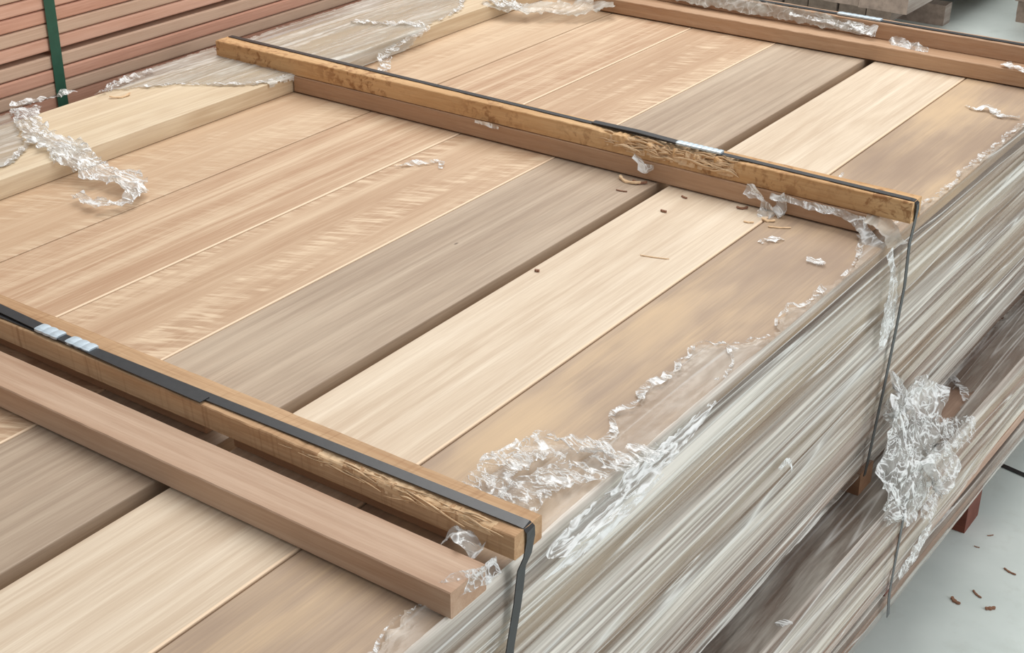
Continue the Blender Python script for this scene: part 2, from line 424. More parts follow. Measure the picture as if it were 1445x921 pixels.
# ------------------------------------------------------------------ lower packs (turned about one degree)
SK = -.02                                    # x grows by .02 per metre of y
def skewed(o):
    for v in o.data.vertices:
        yy = v.co.y + o.location.y; v.co.x += -SK*(yy-2.3)
    return o
for k in range(8):
    dx = random.uniform(-.005, .001)
    z1 = -.520 - k*.025
    skewed(board('board', -.94+dx if k else -1.10, -.70+dx, .6, 3.75, z1-.0242, z1, EDGE[[1, 0, 4, 2, 1, 0, 2, 4][k]],
          'board edge behind film on the middle pack side, %s layer from the top' % (['uppermost'] + ordn[1:7] + ['bottom'])[k] if k < 7 else
          'bare tan board edge along the torn bottom of the middle pack film', 'board', 'board edges on the middle pack side'))
for k in range(2):
    z1 = -.745 - k*.0225
    skewed(board('board', -.95, -.705, .6, 3.75, z1-.022, z1, EDGE[[3, 1][k]],
          'board edge behind film in the thin bottom pack above the floor, %s layer' % ['upper', 'lower'][k], 'board', 'board edges of the thin bottom pack'))
for (y, lab) in ((1.16, 'under the near strap'), (2.20, 'under the middle strap'), (3.24, 'under the far batten')):
    batten('bearer', -2.40, -.768, y, y+.06, -.5185, -.4682, M['bearer_tan'], 'tan bearer between the upper and middle packs, %s' % lab, 'bearers between the packs', 'bearer', nx=40)
for (y, lab) in ((1.2, 'near the front'), (2.235, 'below the middle strap'), (3.1, 'towards the far end')):
    batten('bearer', -1.2, -.700-SK*(y-2.3), y, y+.04, -.7445, -.721, M['bearer'], 'thin dark red spacer under the middle pack %s' % lab, 'spacers under the middle pack', 'bearer', nx=30)
batten('bearer', -2.3, -.701, 2.733, 2.823, -H, -.790, M['bearer'], 'dark red bearer block standing on the floor under the packs', None, 'bearer', nx=40)
batten('bearer', -2.3, -.735, 1.25, 1.34, -H, -.790, M['bearer'], 'dark red floor bearer hidden under the near end of the packs', None, 'bearer', nx=40)

# ------------------------------------------------------------------ red timber stack on the left
zz = -.300
k = 0
RX = -2.552
names = ['pink', 'tan', 'rose']
seq = [0, 1, 2, 0, 1, 0, 1, 2, 1, 0, 2, 1, 0, 1, 0, 2, 1, 0, 1]
levels = []
z = -.0218 - 8*.0302
for i in range(20):
    if i == 12: z += .0085
    levels.append(z); z += .0302
for i, z in enumerate(levels):
    mt = {7: 0, 8: 2, 9: 1, 10: 2, 11: 1, 12: 0, 13: 1, 14: 2, 15: 0, 16: 1}.get(i, seq[i % len(seq)] % 3)
    dx = random.uniform(-.0025, .0015)
    board('plank', RX-.14+dx, RX+dx, .7, 5.2+random.uniform(-.04, .04), z, z+.0281, RED[mt],
          'reddish plank edge in the stack behind the pack, %s visible row from the bottom' % ['', 'first', 'second', 'third', 'fourth', 'fifth', 'sixth', 'seventh', 'eighth', 'ninth', 'tenth', 'eleventh', 'twelfth'][i-7]
          if i > 7 else 'reddish plank edge low in the plank stack, %s row below the pack top' % ['eighth', 'seventh', 'sixth', 'fifth', 'fourth', 'third', 'second', 'first'][i],
          'plank', 'planks in the reddish stack', bev=.0038)
for y in (1.0, 2.6, 4.4):
    board('sticker', RX-.13, RX-.02, y, y+.03, levels[12]-.0088, levels[12]-.0003, RED[2], 'thin reddish sticker in the dark slot of the plank stack, %s' % {1.0: 'near end', 2.6: 'middle', 4.4: 'far end'}[y], 'sticker', None, 0)
sp = densify([(RX+.0035, 1.880, levels[0]), (RX+.0035, 1.886, levels[-1]+.03)], .03)
tag(mesh_obj('strap', *strap_data(sp, (0, 1, 0), .027, .0012), M['strap_green']), 'dark green strap running up the side of the reddish plank stack', 'strap')

# ------------------------------------------------------------------ battens
batten('batten', -2.405, -.746, 2.212, 2.254, .0387, .0765, M['bat_bark'],
       'upper middle batten of mottled orange wood with a splintered gouge under its strap', 'battens across the pack', wane=((-1.40, -1.05, .020),), seed=3, nx=900)
batten('batten', -2.163, -.815, 2.2085, 2.252, .0026, .0383, M['bat_brown'],
       'smooth brown batten lying directly beneath the splintered middle batten', 'battens across the pack', seed=5)
batten('batten', -2.42, -.749, 1.058, 1.112, .0335, .0665, M['bat_saw'],
       'rough-sawn orange batten under the nearest strap with steel seals', 'battens across the pack', wane=((-1.12, -.745, .010),), seed=8, nx=900)
batten('batten', -2.163, -1.268, 1.083, 1.140, .0004, .0331, M['bat_brown'],
       'shaded batten beneath the nearest strapped batten, left of the dark gap', 'battens across the pack', seed=11)
batten('batten', -1.215, -.86, 1.083, 1.140, .0004, .0331, M['bat_brown'],
       'shaded batten beneath the nearest strapped batten, right of the dark gap', 'battens across the pack', seed=12)
batten('batten', -2.163, -.768, .966, 1.031, .0026, .0385, M['bat_flat'],
       'wide flat planed brown batten lying loose in front of the nearest strap', 'battens across the pack', seed=14, rough=.0003)
batten('batten', -2.0, -.79, 3.180, 3.276, .0030, .0385, M['bat_tan'],
       'wide tan batten across the far end of the pack, lower of the two', 'battens across the pack', seed=16)
batten('batten', -2.30, -.76, 3.238, 3.277, .0388, .0765, M['bat_brown'],
       'brown batten under the farthest strap, on top of the wide tan one', 'battens across the pack', seed=18)

# torn fibres in the gouge of the middle batten (a part of that batten)
mid = [o for o in C.objects if o.get('label', '').startswith('upper middle')][0]
near = [o for o in C.objects if o.get('label', '').startswith('rough-sawn orange')][0]
def fibres(name, n, xr, yz, seed, parent, L=(.03, .09), wid=.0022, drop=.015):
    rnd = random.Random(seed); V, Fc = [], []
    for i in range(n):
        x = rnd.uniform(*xr); ln = rnd.uniform(*L); y, z = yz(rnd)
        a = rnd.uniform(-.25, .25); ph = rnd.uniform(0, 9); cv = rnd.uniform(.2, 1)
        b0 = len(V); st = 10; wv = wid*rnd.uniform(.5, 1.5)
        for k in range(st+1):
            q = k/st; xx = x + ln*(q-.5); w_ = wv*sin(pi*(.08+.84*q))
            yy = y + a*ln*(q-.5) + .003*sin(ph+q*5)*cv; zz_ = z - drop*cv*(q-.3)**2 + .003*sin(ph*2+q*6)*cv
            V += [(xx, yy, zz_-w_*.6), (xx, yy-w_*.3, zz_+w_*.6), (xx, yy+w_*.6, zz_+w_*.2)]
        for k in range(st):
            for j in range(3):
                p, q2 = b0+k*3+j, b0+k*3+(j+1) % 3; Fc.append((p, q2, q2+3, p+3))
    return mesh_obj(name, V, Fc, M['fibre'], parent, smooth=True)
fo = fibres('splintered_fibres', 60, (-1.36, -1.09), lambda q: (lambda s: (2.2095+.014*s, .056+.017*s+q.uniform(-.004, .003)))(q.random()), 4, mid, (.02, .075), .0042, .010)
fo['label'] = 'pale torn wood fibres in the gouge'; fo['kind'] = 'stuff'
fo = fibres('splintered_fibres', 34, (-1.07, -.80), lambda q: (lambda s: (1.0585+.010*s, .057+.0085*s+q.uniform(-.002, .001)))(q.random()), 5, near, (.03, .09), .0024, .003)
fo['label'] = 'pale frayed fibres along the front arris'; fo['kind'] = 'stuff'

# ------------------------------------------------------------------ straps
def strap_thing(label, pts, wdirs, width, mat, **kw):
    return tag(mesh_obj('strap', *strap_data(pts, wdirs, width), mat), label, 'strap', 'black straps over the battens')
def seal(parent, x0, x1, y, z, n=6, wd=.019, slope=0.):
    """crimped metal sleeve around the strap"""
    V, Fc = [], []; N = n*6
    for i in range(N+1):
        q = i/N; x = x0 + (x1-x0)*q; cr = abs(sin(q*n*pi)); hw = wd/2*(1 - .12*(1-cr)); h = .0026 + .0006*cr
        yy = y + slope*(x-x0)
        V += [(x, yy-hw, z-.0015), (x, yy+hw, z-.0015), (x, yy+hw, z+h*.7), (x, yy+hw*.5, z+h), (x, yy-hw*.5, z+h), (x, yy-hw, z+h*.7)]
    for i in range(N):
        for k in range(6):
            a, b = i*6+k, i*6+(k+1) % 6; Fc.append((a, b, b+6, a+6))
    Fc += [tuple(range(6)), tuple(len(V)-6+k for k in range(6))]
    o = mesh_obj('seal', V, Fc, M['steel'], parent); o['label'] = 'crimped pale steel seal'; return o
def path_strap(top_y, z, xl, xr, side, seed, wid=.016):
    a = densify([(xl, top_y(xl), z), (xr-.012, top_y(xr), z)], .02)
    b = [(xr-.004, top_y(xr)+.001, z-.001), (xr+.001, top_y(xr)+.002, z-.006)] + side
    b = densify(b, .012, .0012, seed)
    pts = a + b
    wd = [(0, 1, 0)]*len(pts)
    return pts, wd
# near strap
pts, wd = path_strap(lambda x: 1.083 + (x+.74)*.0150, .0684, -2.42, -.7470,
                     [(-.7465, 1.086, .050), (-.750, 1.085, .025), (-.756, 1.082, .006), (-.757, 1.076, -.04), (-.7575, 1.062, -.10), (-.7585, 1.04, -.28), (-.7585, 1.03, -.46)], 1)
s1 = strap_thing('black strap with two pale steel seals over the nearest rough-sawn batten', pts, wd, .0165, M['strap'])
ov = densify([(-2.40, 1.080, .0725), (-1.75, 1.078, .0725), (-1.55, 1.071, .0712), (-1.40, 1.067, .0702), (-1.243, 1.066, .0696)], .02)
mesh_obj('overlap', *strap_data(ov, (0, 1, 0), .0165), M['strap'], s1)['label'] = 'loose overlapping upper end of the strap'
seal(s1, -1.578, -1.530, 1.0705, .0716, 3, .020); seal(s1, -1.514, -1.464, 1.0715, .0710, 3, .020)
# middle strap
pts, wd = path_strap(lambda x: 2.242 - .016*max(0, (x+1.3))/.55 + .012*max(0, -(x+1.3))/1.1, .0778, -2.40, -.7435,
                     [(-.742, 2.229, .06), (-.7475, 2.236, .02), (-.7555, 2.252, -.015), (-.757, 2.262, -.10), (-.757, 2.246, -.20), (-.757, 2.226, -.30), (-.758, 2.21, -.39), (-.760, 2.198, -.466)], 2, )
s2 = strap_thing('black strap with a long crimped seal over the splintered middle batten', pts, wd, .0125, M['strap'])
ov = densify([(-1.40, 2.238, .0800), (-1.30, 2.237, .0815), (-1.21, 2.232, .0806)], .015)
mesh_obj('overlap', *strap_data(ov, (0, 1, 0), .0155, .002), M['strap'], s2)['label'] = 'doubled thicker black overlap'
seal(s2, -1.212, -1.118, 2.233, .0798, 9, .0165)
# far strap
pts, wd = path_strap(lambda x: 3.255, .0778, -2.3, -.757, [(-.755, 3.256, .06), (-.757, 3.256, .0), (-.757, 3.256, -.2), (-.757, 3.256, -.46)], 3)
s3 = strap_thing('black strap with a pale seal over the farthest batten', pts, wd, .015, M['strap'])
seal(s3, -1.345, -1.235, 3.254, .0796, 7, .019)
# middle pack strap
pts = densify([(-.6925, 2.262, -.516), (-.6895, 2.244, -.53), (-.6885, 2.224, -.69), (-.6895, 2.226, -.73), (-.690, 2.24, -.788)], .012, .0012, 4)
tag(mesh_obj('strap', *strap_data(pts, (0, 1, 0), .0115), M['strap_grey']), 'grey strap down the side of the middle pack below the crumpled film', 'strap')
pts = densify([(-.735, 3.060, -H+.003), (-.66, 3.045, -H+.003), (-.3, 2.95, -H+.003)], .02)
tag(mesh_obj('strap', *strap_data(pts, (0, 1, 0), .014), M['strap']), 'black strap end lying on the concrete floor at the right', 'strap')

# ------------------------------------------------------------------ stretch film
EU = [(.55, .060), (.80, .030), (.884, .022), (.934, .034), (.98, .032), (1.03, .026), (1.045, .010), (1.12, .010), (1.135, .06), (1.20, .112), (1.244, .126), (1.307, .120), (1.334, .085), (1.346, .046),
      (1.40, .050), (1.442, .080), (1.475, .058), (1.504, .076), (1.559, .066), (1.62, .072), (1.678, .080), (1.699, .046), (1.734, .014), (1.776, .004), (1.864, .024), (1.88, .008), (1.942, .006),
      (2.035, .006), (2.094, .008), (2.15, .026), (2.20, .050), (2.208, .050), (2.212, .014), (2.26, .012), (2.28, .016), (2.379, .014), (2.417, .006), (2.528, .004), (2.607, .012), (2.65, .006), (2.819, .004), (3.5, .004)]
lapU = lambda y: max(.002, interp(EU, y) + .010*fbm(y*48, 1.1, 2, 4))
film_up = side_film('stretch_film', .45, 3.43, XR, lapU, 0, lambda y: -.472 + .006*fbm(y*6, 2, 2), M['film'], 1, bulge=.004, lapmat=M['lap'])
tag(film_up, 'streaky clear stretch film over the side of the upper pack with a torn top edge', 'plastic film', 'stretch film on the packs')
lapM = lambda y: .105 + .004*fbm(y*30, 1, 5)
def botM(y):
    b = -.722
    if y > 2.40: b = -.722 + min(.050, (y-2.40)*.11) + .006*fbm(y*18, 3, 3)
    return b
hole = lambda p: p[2] > -.519 and p[0] < -.728 and 2.55 + .02*fbm(p[0]*40, 1, 1) < p[1] < 2.70 + .03*fbm(p[0]*60, 2, 1)
film_mid = side_film('stretch_film', .6, 3.76, -.70, lapM, -.520, botM, M['film'], 5, skew=SK, hole=hole, bulge=.005, lapmat=M['lap_grey'])
tag(film_mid, 'streaky stretch film over the middle pack with a hole torn near the crumpled film', 'plastic film', 'stretch film on the packs')
film_low = side_film('stretch_film', .6, 3.76, -.705, lambda y: .012, -.7445, lambda y: -.792 + .004*fbm(y*9, 1, 8), M['film'], 9, skew=SK)
tag(film_low, 'narrow band of stretch film round the thin bottom pack just above the floor', 'plastic film', 'stretch film on the packs')

def frill(parent, pts, wd=.016, seed=0, normal=(0, 0, 1), amp=.006, mat='crease', **kw):
    return ribbon('torn_edge', pts, [wd*random.uniform(.3, 1.3)*.75 for _ in pts], M[mat], parent, normal=normal, amp=amp, seed=seed, nv=12, **kw)
edge = lambda ys: [(XR-.003-lapU(y), y, .005) for y in ys]
rngy = lambda a, b, s: [a+(b-a)*i/max(1, int((b-a)/s)) for i in range(int((b-a)/s)+1)]
frill(film_up, edge(rngy(.6, 1.03, .03)), .010, 1, floor_z=.0015)
frill(film_up, edge(rngy(1.36, 1.76, .02)), .017, 2, floor_z=.0015)
frill(film_up, edge(rngy(1.80, 1.96, .02)), .018, 3, floor_z=.0015)
frill(film_up, edge(rngy(2.02, 2.19, .02)), .012, 4, floor_z=.0015)
frill(film_up, edge(rngy(2.27, 3.1, .03)), .016, 5, floor_z=.0015)
frill(film_up, [(-.801, 1.70, .004), (-.815, 1.695, .004), (-.79, 1.66, .004), (-.78, 1.62, .004), (-.788, 1.60, .004)], .010, 15, floor_z=.0015)
# crumpled clump by the near strap
ribbon('crumpled_flap', [(-.872, 1.165, .012), (-.888, 1.235, .016), (-.870, 1.295, .016), (-.82, 1.335, .012), (-.785, 1.34, .010)], [.05, .06, .06, .04, .02], M['crease'], film_up, amp=.011, seed=3, freq=44, nv=30, floor_z=.0018)
ribbon('crumpled_flap', [(-.80, 1.118, .012), (-.835, 1.19, .012), (-.82, 1.26, .012), (-.78, 1.33, .010), (-.757, 1.40, .004)], [.04, .06, .05, .05, .03], M['crease'], film_up, amp=.009, seed=8, freq=44, nv=26, floor_z=.0018)
ribbon('glossy_fold', [(-.752, 1.125, .000), (-.7505, 1.16, -.004), (-.7495, 1.25, -.006), (-.751, 1.36, -.004), (-.754, 1.47, .000), (-.757, 1.55, .002)], [.008, .026, .034, .030, .020, .004], M['fold'], film_up, normal=(1, 0, .6), amp=.004, seed=9, freq=24, nv=20)  # white shine along the arris comes painted in the fold material
ribbon('glossy_fold', [(-.7525, 1.12, -.03), (-.7515, 1.20, -.040), (-.7515, 1.30, -.040), (-.753, 1.40, -.034)], [.004, .016, .014, .003], M['fold'], film_up, normal=(1, 0, .2), amp=.003, seed=10, freq=24, nv=14)
# frill draped over the lower middle batten and down the side
ribbon('crumpled_flap', [(-1.00, 2.204, .033), (-.955, 2.200, .034), (-.91, 2.199, .033), (-.865, 2.198, .034), (-.825, 2.190, .028), (-.80, 2.178, .006), (-.775, 2.172, -.005)], [.012, .010, .014, .012, .022, .026, .03], M['crease2'], film_up, normal=(0, -1, .6), amp=.005, seed=12, nv=14)
ribbon('crumpled_flap', [(-1.052, 2.203, .033), (-1.035, 2.198, .034), (-1.012, 2.195, .022), (-1.00, 2.190, .006), (-1.012, 2.180, .003)], [.018, .022, .006, .03, .008], M['crease2'], film_up, normal=(0, -1, .5), amp=.006, seed=13, nv=14)
ribbon('crumpled_flap', [(-.985, 2.203, .036), (-.975, 2.198, .02), (-.985, 2.192, .004)], [.02, .02, .03], M['crease2'], film_up, normal=(0, -1, .5), amp=.006, seed=14, nv=14)
ribbon('crumpled_flap', [(-.762, 2.175, .000), (-.755, 2.185, -.05), (-.754, 2.192, -.10), (-.7545, 2.190, -.15), (-.755, 2.172, -.19)], [.03, .022, .05, .06, .016], M['crease2'], film_up, normal=(1, 0, 0), amp=.003, seed=16, nv=18, freq=40)
ribbon('crumpled_flap', [(-.820, 2.200, .036), (-.795, 2.205, .032), (-.775, 2.205, .018), (-.757, 2.2, .000)], [.03, .05, .06, .06], M['milky'], film_up, normal=(.6, 0, .8), amp=.003, seed=17, nv=16)
# big crumpled sheet hanging at the strap between the packs
big = ribbon('loose_film', [(-.757, 2.335, -.350), (-.738, 2.355, -.395), (-.708, 2.300, -.405), (-.690, 2.235, -.425), (-.683, 2.245, -.475), (-.681, 2.300, -.530), (-.682, 2.325, -.560)], [.06, .17, .24, .22, .17, .10, .04], M['crease2'], None, normal=(1, -.3, .3), amp=.014, seed=21, freq=26, nv=54, step=.003, rag=.4)
tag(big, 'large crumpled clear film hanging at the strap between upper and middle packs', 'plastic film')
for i, p in enumerate([[(-.70, 2.42, -.47), (-.688, 2.52, -.505), (-.685, 2.60, -.52)], [(-.684, 2.30, -.55), (-.681, 2.35, -.57), (-.683, 2.42, -.575)]]):
    ribbon('crumpled_flap', p, [.08, .06, .02], M['crease'], big, normal=(1, 0, .5), amp=.008, seed=23+i, nv=18)
sc = ribbon('torn_edge', [(-.785, 2.74, -.514), (-.765, 2.72, -.512), (-.742, 2.69, -.512), (-.725, 2.66, -.514)], [.012, .02, .02, .012], M['crease'], film_mid, amp=.006, seed=26, nv=10)
ribbon('shiny_fold', [(-.690, 2.27, -.712), (-.686, 2.34, -.690), (-.687, 2.42, -.668)], [.02, .034, .02], M['crease2'], film_mid, normal=(1, 0, .2), amp=.003, seed=27, nv=14)

# ---- film on the raised thick board
def sheet(name, outline, z, mat, seed, label, cat='plastic film', amp=.002, n=60, edge_down=None, group=None):
    """thin wrinkled sheet lying on a surface inside an outline (point-in-polygon grid, torn edge)"""
    xs = [p[0] for p in outline]; ys = [p[1] for p in outline]
    x0, x1, y0, y1 = min(xs)-.01, max(xs)+.01, min(ys)-.01, max(ys)+.01
    st = .004; nx = int((x1-x0)/st); ny = int((y1-y0)/st); idx = {}; V, Fc = [], []
    def inside(x, y):
        x += .008*fbm(x*60, y*60, seed); y += .012*fbm(x*60, y*60, seed+5); c_ = False
        for (xa, ya), (xb, yb) in zip(outline, outline[1:]+outline[:1]):
            if (ya > y) != (yb > y) and x < (xb-xa)*(y-ya)/(yb-ya)+xa: c_ = not c_
        return c_
    def vid(i, j):
        if (i, j) not in idx:
            x, y = x0+i*st, y0+j*st
            h = amp*(1 + n3(x*40+seed, y*14, 1) + .6*n3(x*90, y*60, seed)); zz_ = z + .0012 + max(0, h); xx = x
            if edge_down and x > edge_down:          # turns down over the board's edge
                q = x-edge_down; zz_ = max(.0035, z + .002 - q) + amp*.2; xx = edge_down + .0045 + abs(h)*.7 + .02*max(0, q-z)
            idx[(i, j)] = len(V); V.append((xx, y, zz_))
        return idx[(i, j)]
    for i in range(nx):
        for j in range(ny):
            if inside(x0+(i+.5)*st, y0+(j+.5)*st): Fc.append((vid(i, j), vid(i+1, j), vid(i+1, j+1), vid(i, j+1)))
    o = mesh_obj(name, V, Fc, mat, None, smooth=True)
    return tag(o, label, cat, group)
g = 'film scraps on the raised thick board'
f1 = sheet('film_sheet', [(-2.44, 1.30), (-2.455, 1.69), (-2.33, 1.61), (-2.25, 1.56), (-2.215, 1.50), (-2.22, 1.30)], .0385, M['milky'], 1, 'milky film lying on the raised thick board at the left edge of the photo', group=g)
ribbon('twisted_rope', [(-2.445, 1.71, .045), (-2.35, 1.65, .048), (-2.27, 1.615, .048), (-2.20, 1.605, .046), (-2.16, 1.60, .038), (-2.10, 1.60, .022), (-2.03, 1.61, .014), (-1.975, 1.585, .012), (-1.955, 1.545, .012), (-1.97, 1.51, .012), (-2.02, 1.508, .012), (-2.055, 1.52, .010)],
       [.06, .05, .06, .075, .075, .075, .06, .036, .03, .028, .024, .018], M['rope'], f1, amp=.010, seed=31, freq=44, nv=26, floor_z=.0025)
ribbon('torn_edge', [(-2.45, 1.70, .05), (-2.47, 1.74, .045), (-2.46, 1.80, .042), (-2.455, 1.85, .042)], [.04, .03, .012, .01], M['crease2'], f1, amp=.010, seed=33, nv=14)
ribbon('torn_edge', [(-2.22, 1.36, .041), (-2.225, 1.43, .041), (-2.215, 1.49, .041), (-2.25, 1.55, .043), (-2.28, 1.60, .045)], [.008, .01, .012, .014, .02], M['crease2'], f1, amp=.005, seed=34, nv=10)
f2 = sheet('film_sheet', [(-2.41, 1.89), (-2.455, 1.97), (-2.46, 2.25), (-2.155, 2.215), (-2.165, 2.13), (-2.24, 2.06), (-2.33, 2.015), (-2.36, 1.96)], .0385, M['milky'], 2, 'cloudy film patch on the raised thick board just in front of the middle batten', edge_down=-2.168, group=g)
ribbon('torn_edge', [(-2.40, 1.86, .042), (-2.415, 1.93, .043), (-2.42, 1.98, .046), (-2.425, 2.04, .046)], [.012, .022, .03, .016], M['crease'], f2, amp=.008, seed=36, nv=12)
ribbon('torn_edge', [(-2.36, 1.955, .042), (-2.32, 2.01, .042), (-2.25, 2.06, .042), (-2.19, 2.11, .042), (-2.168, 2.2, .042)], [.012, .01, .012, .01, .016], M['crease'], f2, amp=.004, seed=37, nv=10)
f3 = sheet('film_sheet', [(-2.44, 2.24), (-2.455, 2.60), (-2.45, 2.96), (-2.25, 2.95), (-2.195, 2.85), (-2.175, 2.70), (-2.13, 2.60), (-2.115, 2.42), (-2.105, 2.27)], .0385, M['milky'], 3, 'large grey milky film covering the thick board beyond the middle batten', edge_down=-2.168, group=g)
ribbon('torn_edge', [(-2.26, 2.95, .042), (-2.20, 2.86, .042), (-2.175, 2.74, .042)], [.012, .014, .012], M['crease'], f3, amp=.005, seed=39, nv=10)
ribbon('torn_edge', [(-2.34, 2.60, .043), (-2.26, 2.64, .043), (-2.20, 2.68, .043), (-2.165, 2.66, .036), (-2.160, 2.58, .03), (-2.145, 2.50, .016), (-2.10, 2.44, .008), (-2.07, 2.36, .008)], [.02, .03, .035, .04, .03, .03, .03, .015], M['crease'], f3, amp=.007, seed=40, nv=16, floor_z=.002)
f4 = ribbon('loose_film', [(-2.20, 2.97, .035), (-2.13, 3.00, .024), (-2.06, 3.06, .022), (-1.99, 3.12, .020), (-1.93, 3.17, .03)], [.07, .10, .12, .12, .07], M['milky'], None, amp=.010, seed=42, freq=22, nv=30, floor_z=.002)
tag(f4, 'puffed clear film lying by the far end of the raised thick board', 'plastic film')
ribbon('crumpled_flap', [(-2.20, 2.98, .045), (-2.13, 2.99, .03), (-2.09, 3.01, .02)], [.06, .05, .05], M['crease'], f4, amp=.012, seed=43, nv=20, floor_z=.002)
# film over the far battens
f5 = ribbon('loose_film', [(-1.80, 3.232, .066), (-1.60, 3.232, .064), (-1.45, 3.232, .064), (-1.35, 3.231, .060), (-1.24, 3.230, .056)], [.03, .036, .034, .030, .02], M['milky'], None, normal=(0, -1, .5), amp=.003, seed=45, nv=14)
tag(f5, 'thin film clinging to the front of the farthest batten', 'plastic film')
for i, (p, w_) in enumerate([([(-1.46, 3.226, .066), (-1.36, 3.226, .062), (-1.28, 3.224, .062), (-1.23, 3.222, .058)], [.008, .010, .026, .026]), ([(-1.195, 3.222, .05), (-1.165, 3.21, .042), (-1.12, 3.20, .041), (-1.095, 3.205, .041)], [.012, .026, .03, .008])]):
    ribbon('crumpled_flap', p, w_, M['crease2'], f5, normal=(0, -1, .8), amp=.006, seed=46+i, nv=12)
def scrap(path, wds, label, mat='crease2', normal=(0, 0, 1), seed=0, fz=.001, amp=.006, grp=None):
    o = ribbon('film_scrap', path, wds, M[mat], None, normal=normal, seed=seed, amp=amp, floor_z=fz, nv=12)
    return tag(o, label, 'plastic scrap', grp)
scrap([(-.915, 3.20, .044), (-.89, 3.185, .043), (-.85, 3.18, .041)], [.025, .03, .02], 'crumpled white film scrap on the wide far batten near its right end', seed=50, fz=.0395)
scrap([(-.925, 2.985, .003), (-.895, 2.97, .003), (-.87, 2.99, .004), (-.84, 2.96, .004), (-.80, 2.97, .004)], [.006, .014, .02, .02, .014], 'thin white film shred on the mottled board at the far right', seed=51)
scrap([(-.985, 2.40, .004), (-.96, 2.39, .004), (-.955, 2.415, .018)], [.01, .012, .004], 'small upright film shred just behind the middle batten at the cream board edge', seed=52)
scrap([(-.84, 1.046, .030), (-.825, 1.05, .046), (-.808, 1.049, .048), (-.794, 1.047, .034), (-.785, 1.05, .042)], [.018, .026, .032, .028, .012], 'knot of white torn film tucked behind the loose flat batten', seed=53, fz=.012, amp=.009)
scrap([(-1.69, 1.985, .002), (-1.66, 2.02, .003), (-1.64, 2.055, .003), (-1.61, 2.03, .002)], [.006, .014, .014, .008], 'small clear film scrap on the curly pink board before the middle batten', mat='crease', seed=54)
scrap([(-.955, 2.07, .002), (-.94, 2.09, .002), (-.93, 2.11, .002)], [.012, .02, .012], 'tiny clear film scrap on the mottled board near the shavings', mat='crease', seed=55)
scrap([(-.855, 2.045, .003), (-.835, 2.05, .004), (-.825, 2.04, .003)], [.016, .02, .012], 'tiny clear film curl on the mottled board by the torn film edge', mat='crease', seed=56)
scrap([(-1.66, 2.203, .038), (-1.63, 2.202, .0385), (-1.60, 2.202, .036)], [.006, .010, .006], 'white film wisp caught between the two middle battens', normal=(0, -1, 0), seed=57, amp=.003, fz=.02)
scrap([(-1.285, 2.200, .046), (-1.27, 2.198, .040), (-1.262, 2.197, .030), (-1.24, 2.199, .034)], [.01, .014, .022, .008], 'white film shred caught on the splintered gouge', normal=(0, -1, .3), seed=58, amp=.004, fz=.02)
scrap([(-.79, .97, .030), (-.775, .985, .034), (-.763, 1.01, .036), (-.760, 1.04, .034)], [.02, .024, .024, .02], 'clear film wrapped over the right end of the loose flat batten', mat='crease', normal=(1, 0, .4), seed=59, fz=.002)
scrap([(-.757, 1.79, -.235), (-.754, 1.80, -.225), (-.753, 1.82, -.235), (-.754, 1.83, -.26)], [.012, .014, .008, .004], 'loose film tag on the side of the upper pack', normal=(1, 0, 0), seed=60, amp=.003, fz=-.5)
scrap([(-.725, 1.77, -.516), (-.715, 1.785, -.515), (-.705, 1.79, -.516)], [.008, .016, .006], 'small white film tag on the middle pack ledge', normal=(0, 0, 1), seed=61, amp=.003, fz=-.518)

# ------------------------------------------------------------------ shavings and chips
def chip(name, p, ln, wd, ang, label, mat='chip', curl=.3, th=.0012, grp=None):
    V, Fc = [], []; st = 8; pass
    for k in range(st+1):
        q = k/st - .5; a = ang + curl*q
        x = p[0] + cos(a)*ln*q; y = p[1] + sin(a)*ln*q; z_ = p[2] + .0006 + abs(q)*ln*.12*abs(curl)
        w_ = wd*(1-.7*abs(q)*abs(q)*2)/2*(1+.3*sin(k*2.1)); nx_, ny_ = -sin(a), cos(a)
        V += [(x-nx_*w_, y-ny_*w_, z_), (x+nx_*w_, y+ny_*w_, z_), (x+nx_*w_*.8, y+ny_*w_*.8, z_+th), (x-nx_*w_*.8, y-ny_*w_*.8, z_+th)]
    for k in range(st):
        for j in range(4):
            a, b = k*4+j, k*4+(j+1) % 4; Fc.append((a, b, b+4, a+4))
    Fc += [(0, 1, 2, 3), tuple(len(V)-4+k for k in range(4))]
    return tag(mesh_obj(name, V, Fc, M[mat]), label, 'wood chip', grp)
gf = 'wood chips on the floor'
chip('wood_chip', (-.632, 2.486, -H), .026, .009, 1.0-1.5, 'thick brown wood chip on the floor nearest the packs', curl=.5, th=.003, grp=gf)
chip('wood_chip', (-.603, 2.535, -H), .028, .005, -.6, 'thin dark splinter on the floor between two thicker chips', th=.002, grp=gf)
chip('wood_chip', (-.563, 2.505, -H), .022, .008, .75, 'short blunt wood chip on the floor farthest from the packs', th=.004, curl=.2, grp=gf)
chip('wood_chip', (-.572, 2.652, -H), .030, .005, -.3, 'slender splinter lying alone farther back on the floor', th=.002, grp=gf)
for i, (x, y) in enumerate([(-.66, 2.70), (-.65, 2.76), (-.60, 2.90), (-.56, 2.83), (-.62, 3.02), (-.52, 2.72)]):
    chip('wood_chip', (x, y, -H), random.uniform(.012, .022), .003, random.uniform(0, 3), 'tiny wood crumb on the floor by the red bearer block', th=.001, grp='tiny wood crumbs on the floor')
gs = 'shavings on the boards'
chip('wood_chip', (-1.199, 1.756, 0), .008, .006, .3, 'tiny dark knot chip on the cream board by the gap', th=.003, grp=gs)
chip('wood_chip', (-1.157, 2.095, 0), .012, .005, .0, 'small dark brown chip on the cream board near the middle batten', th=.003, grp=gs)
chip('wood_chip', (-1.160, 2.175, 0), .014, .005, -.3, 'short dark chip at the foot of the middle batten', th=.002, grp=gs)
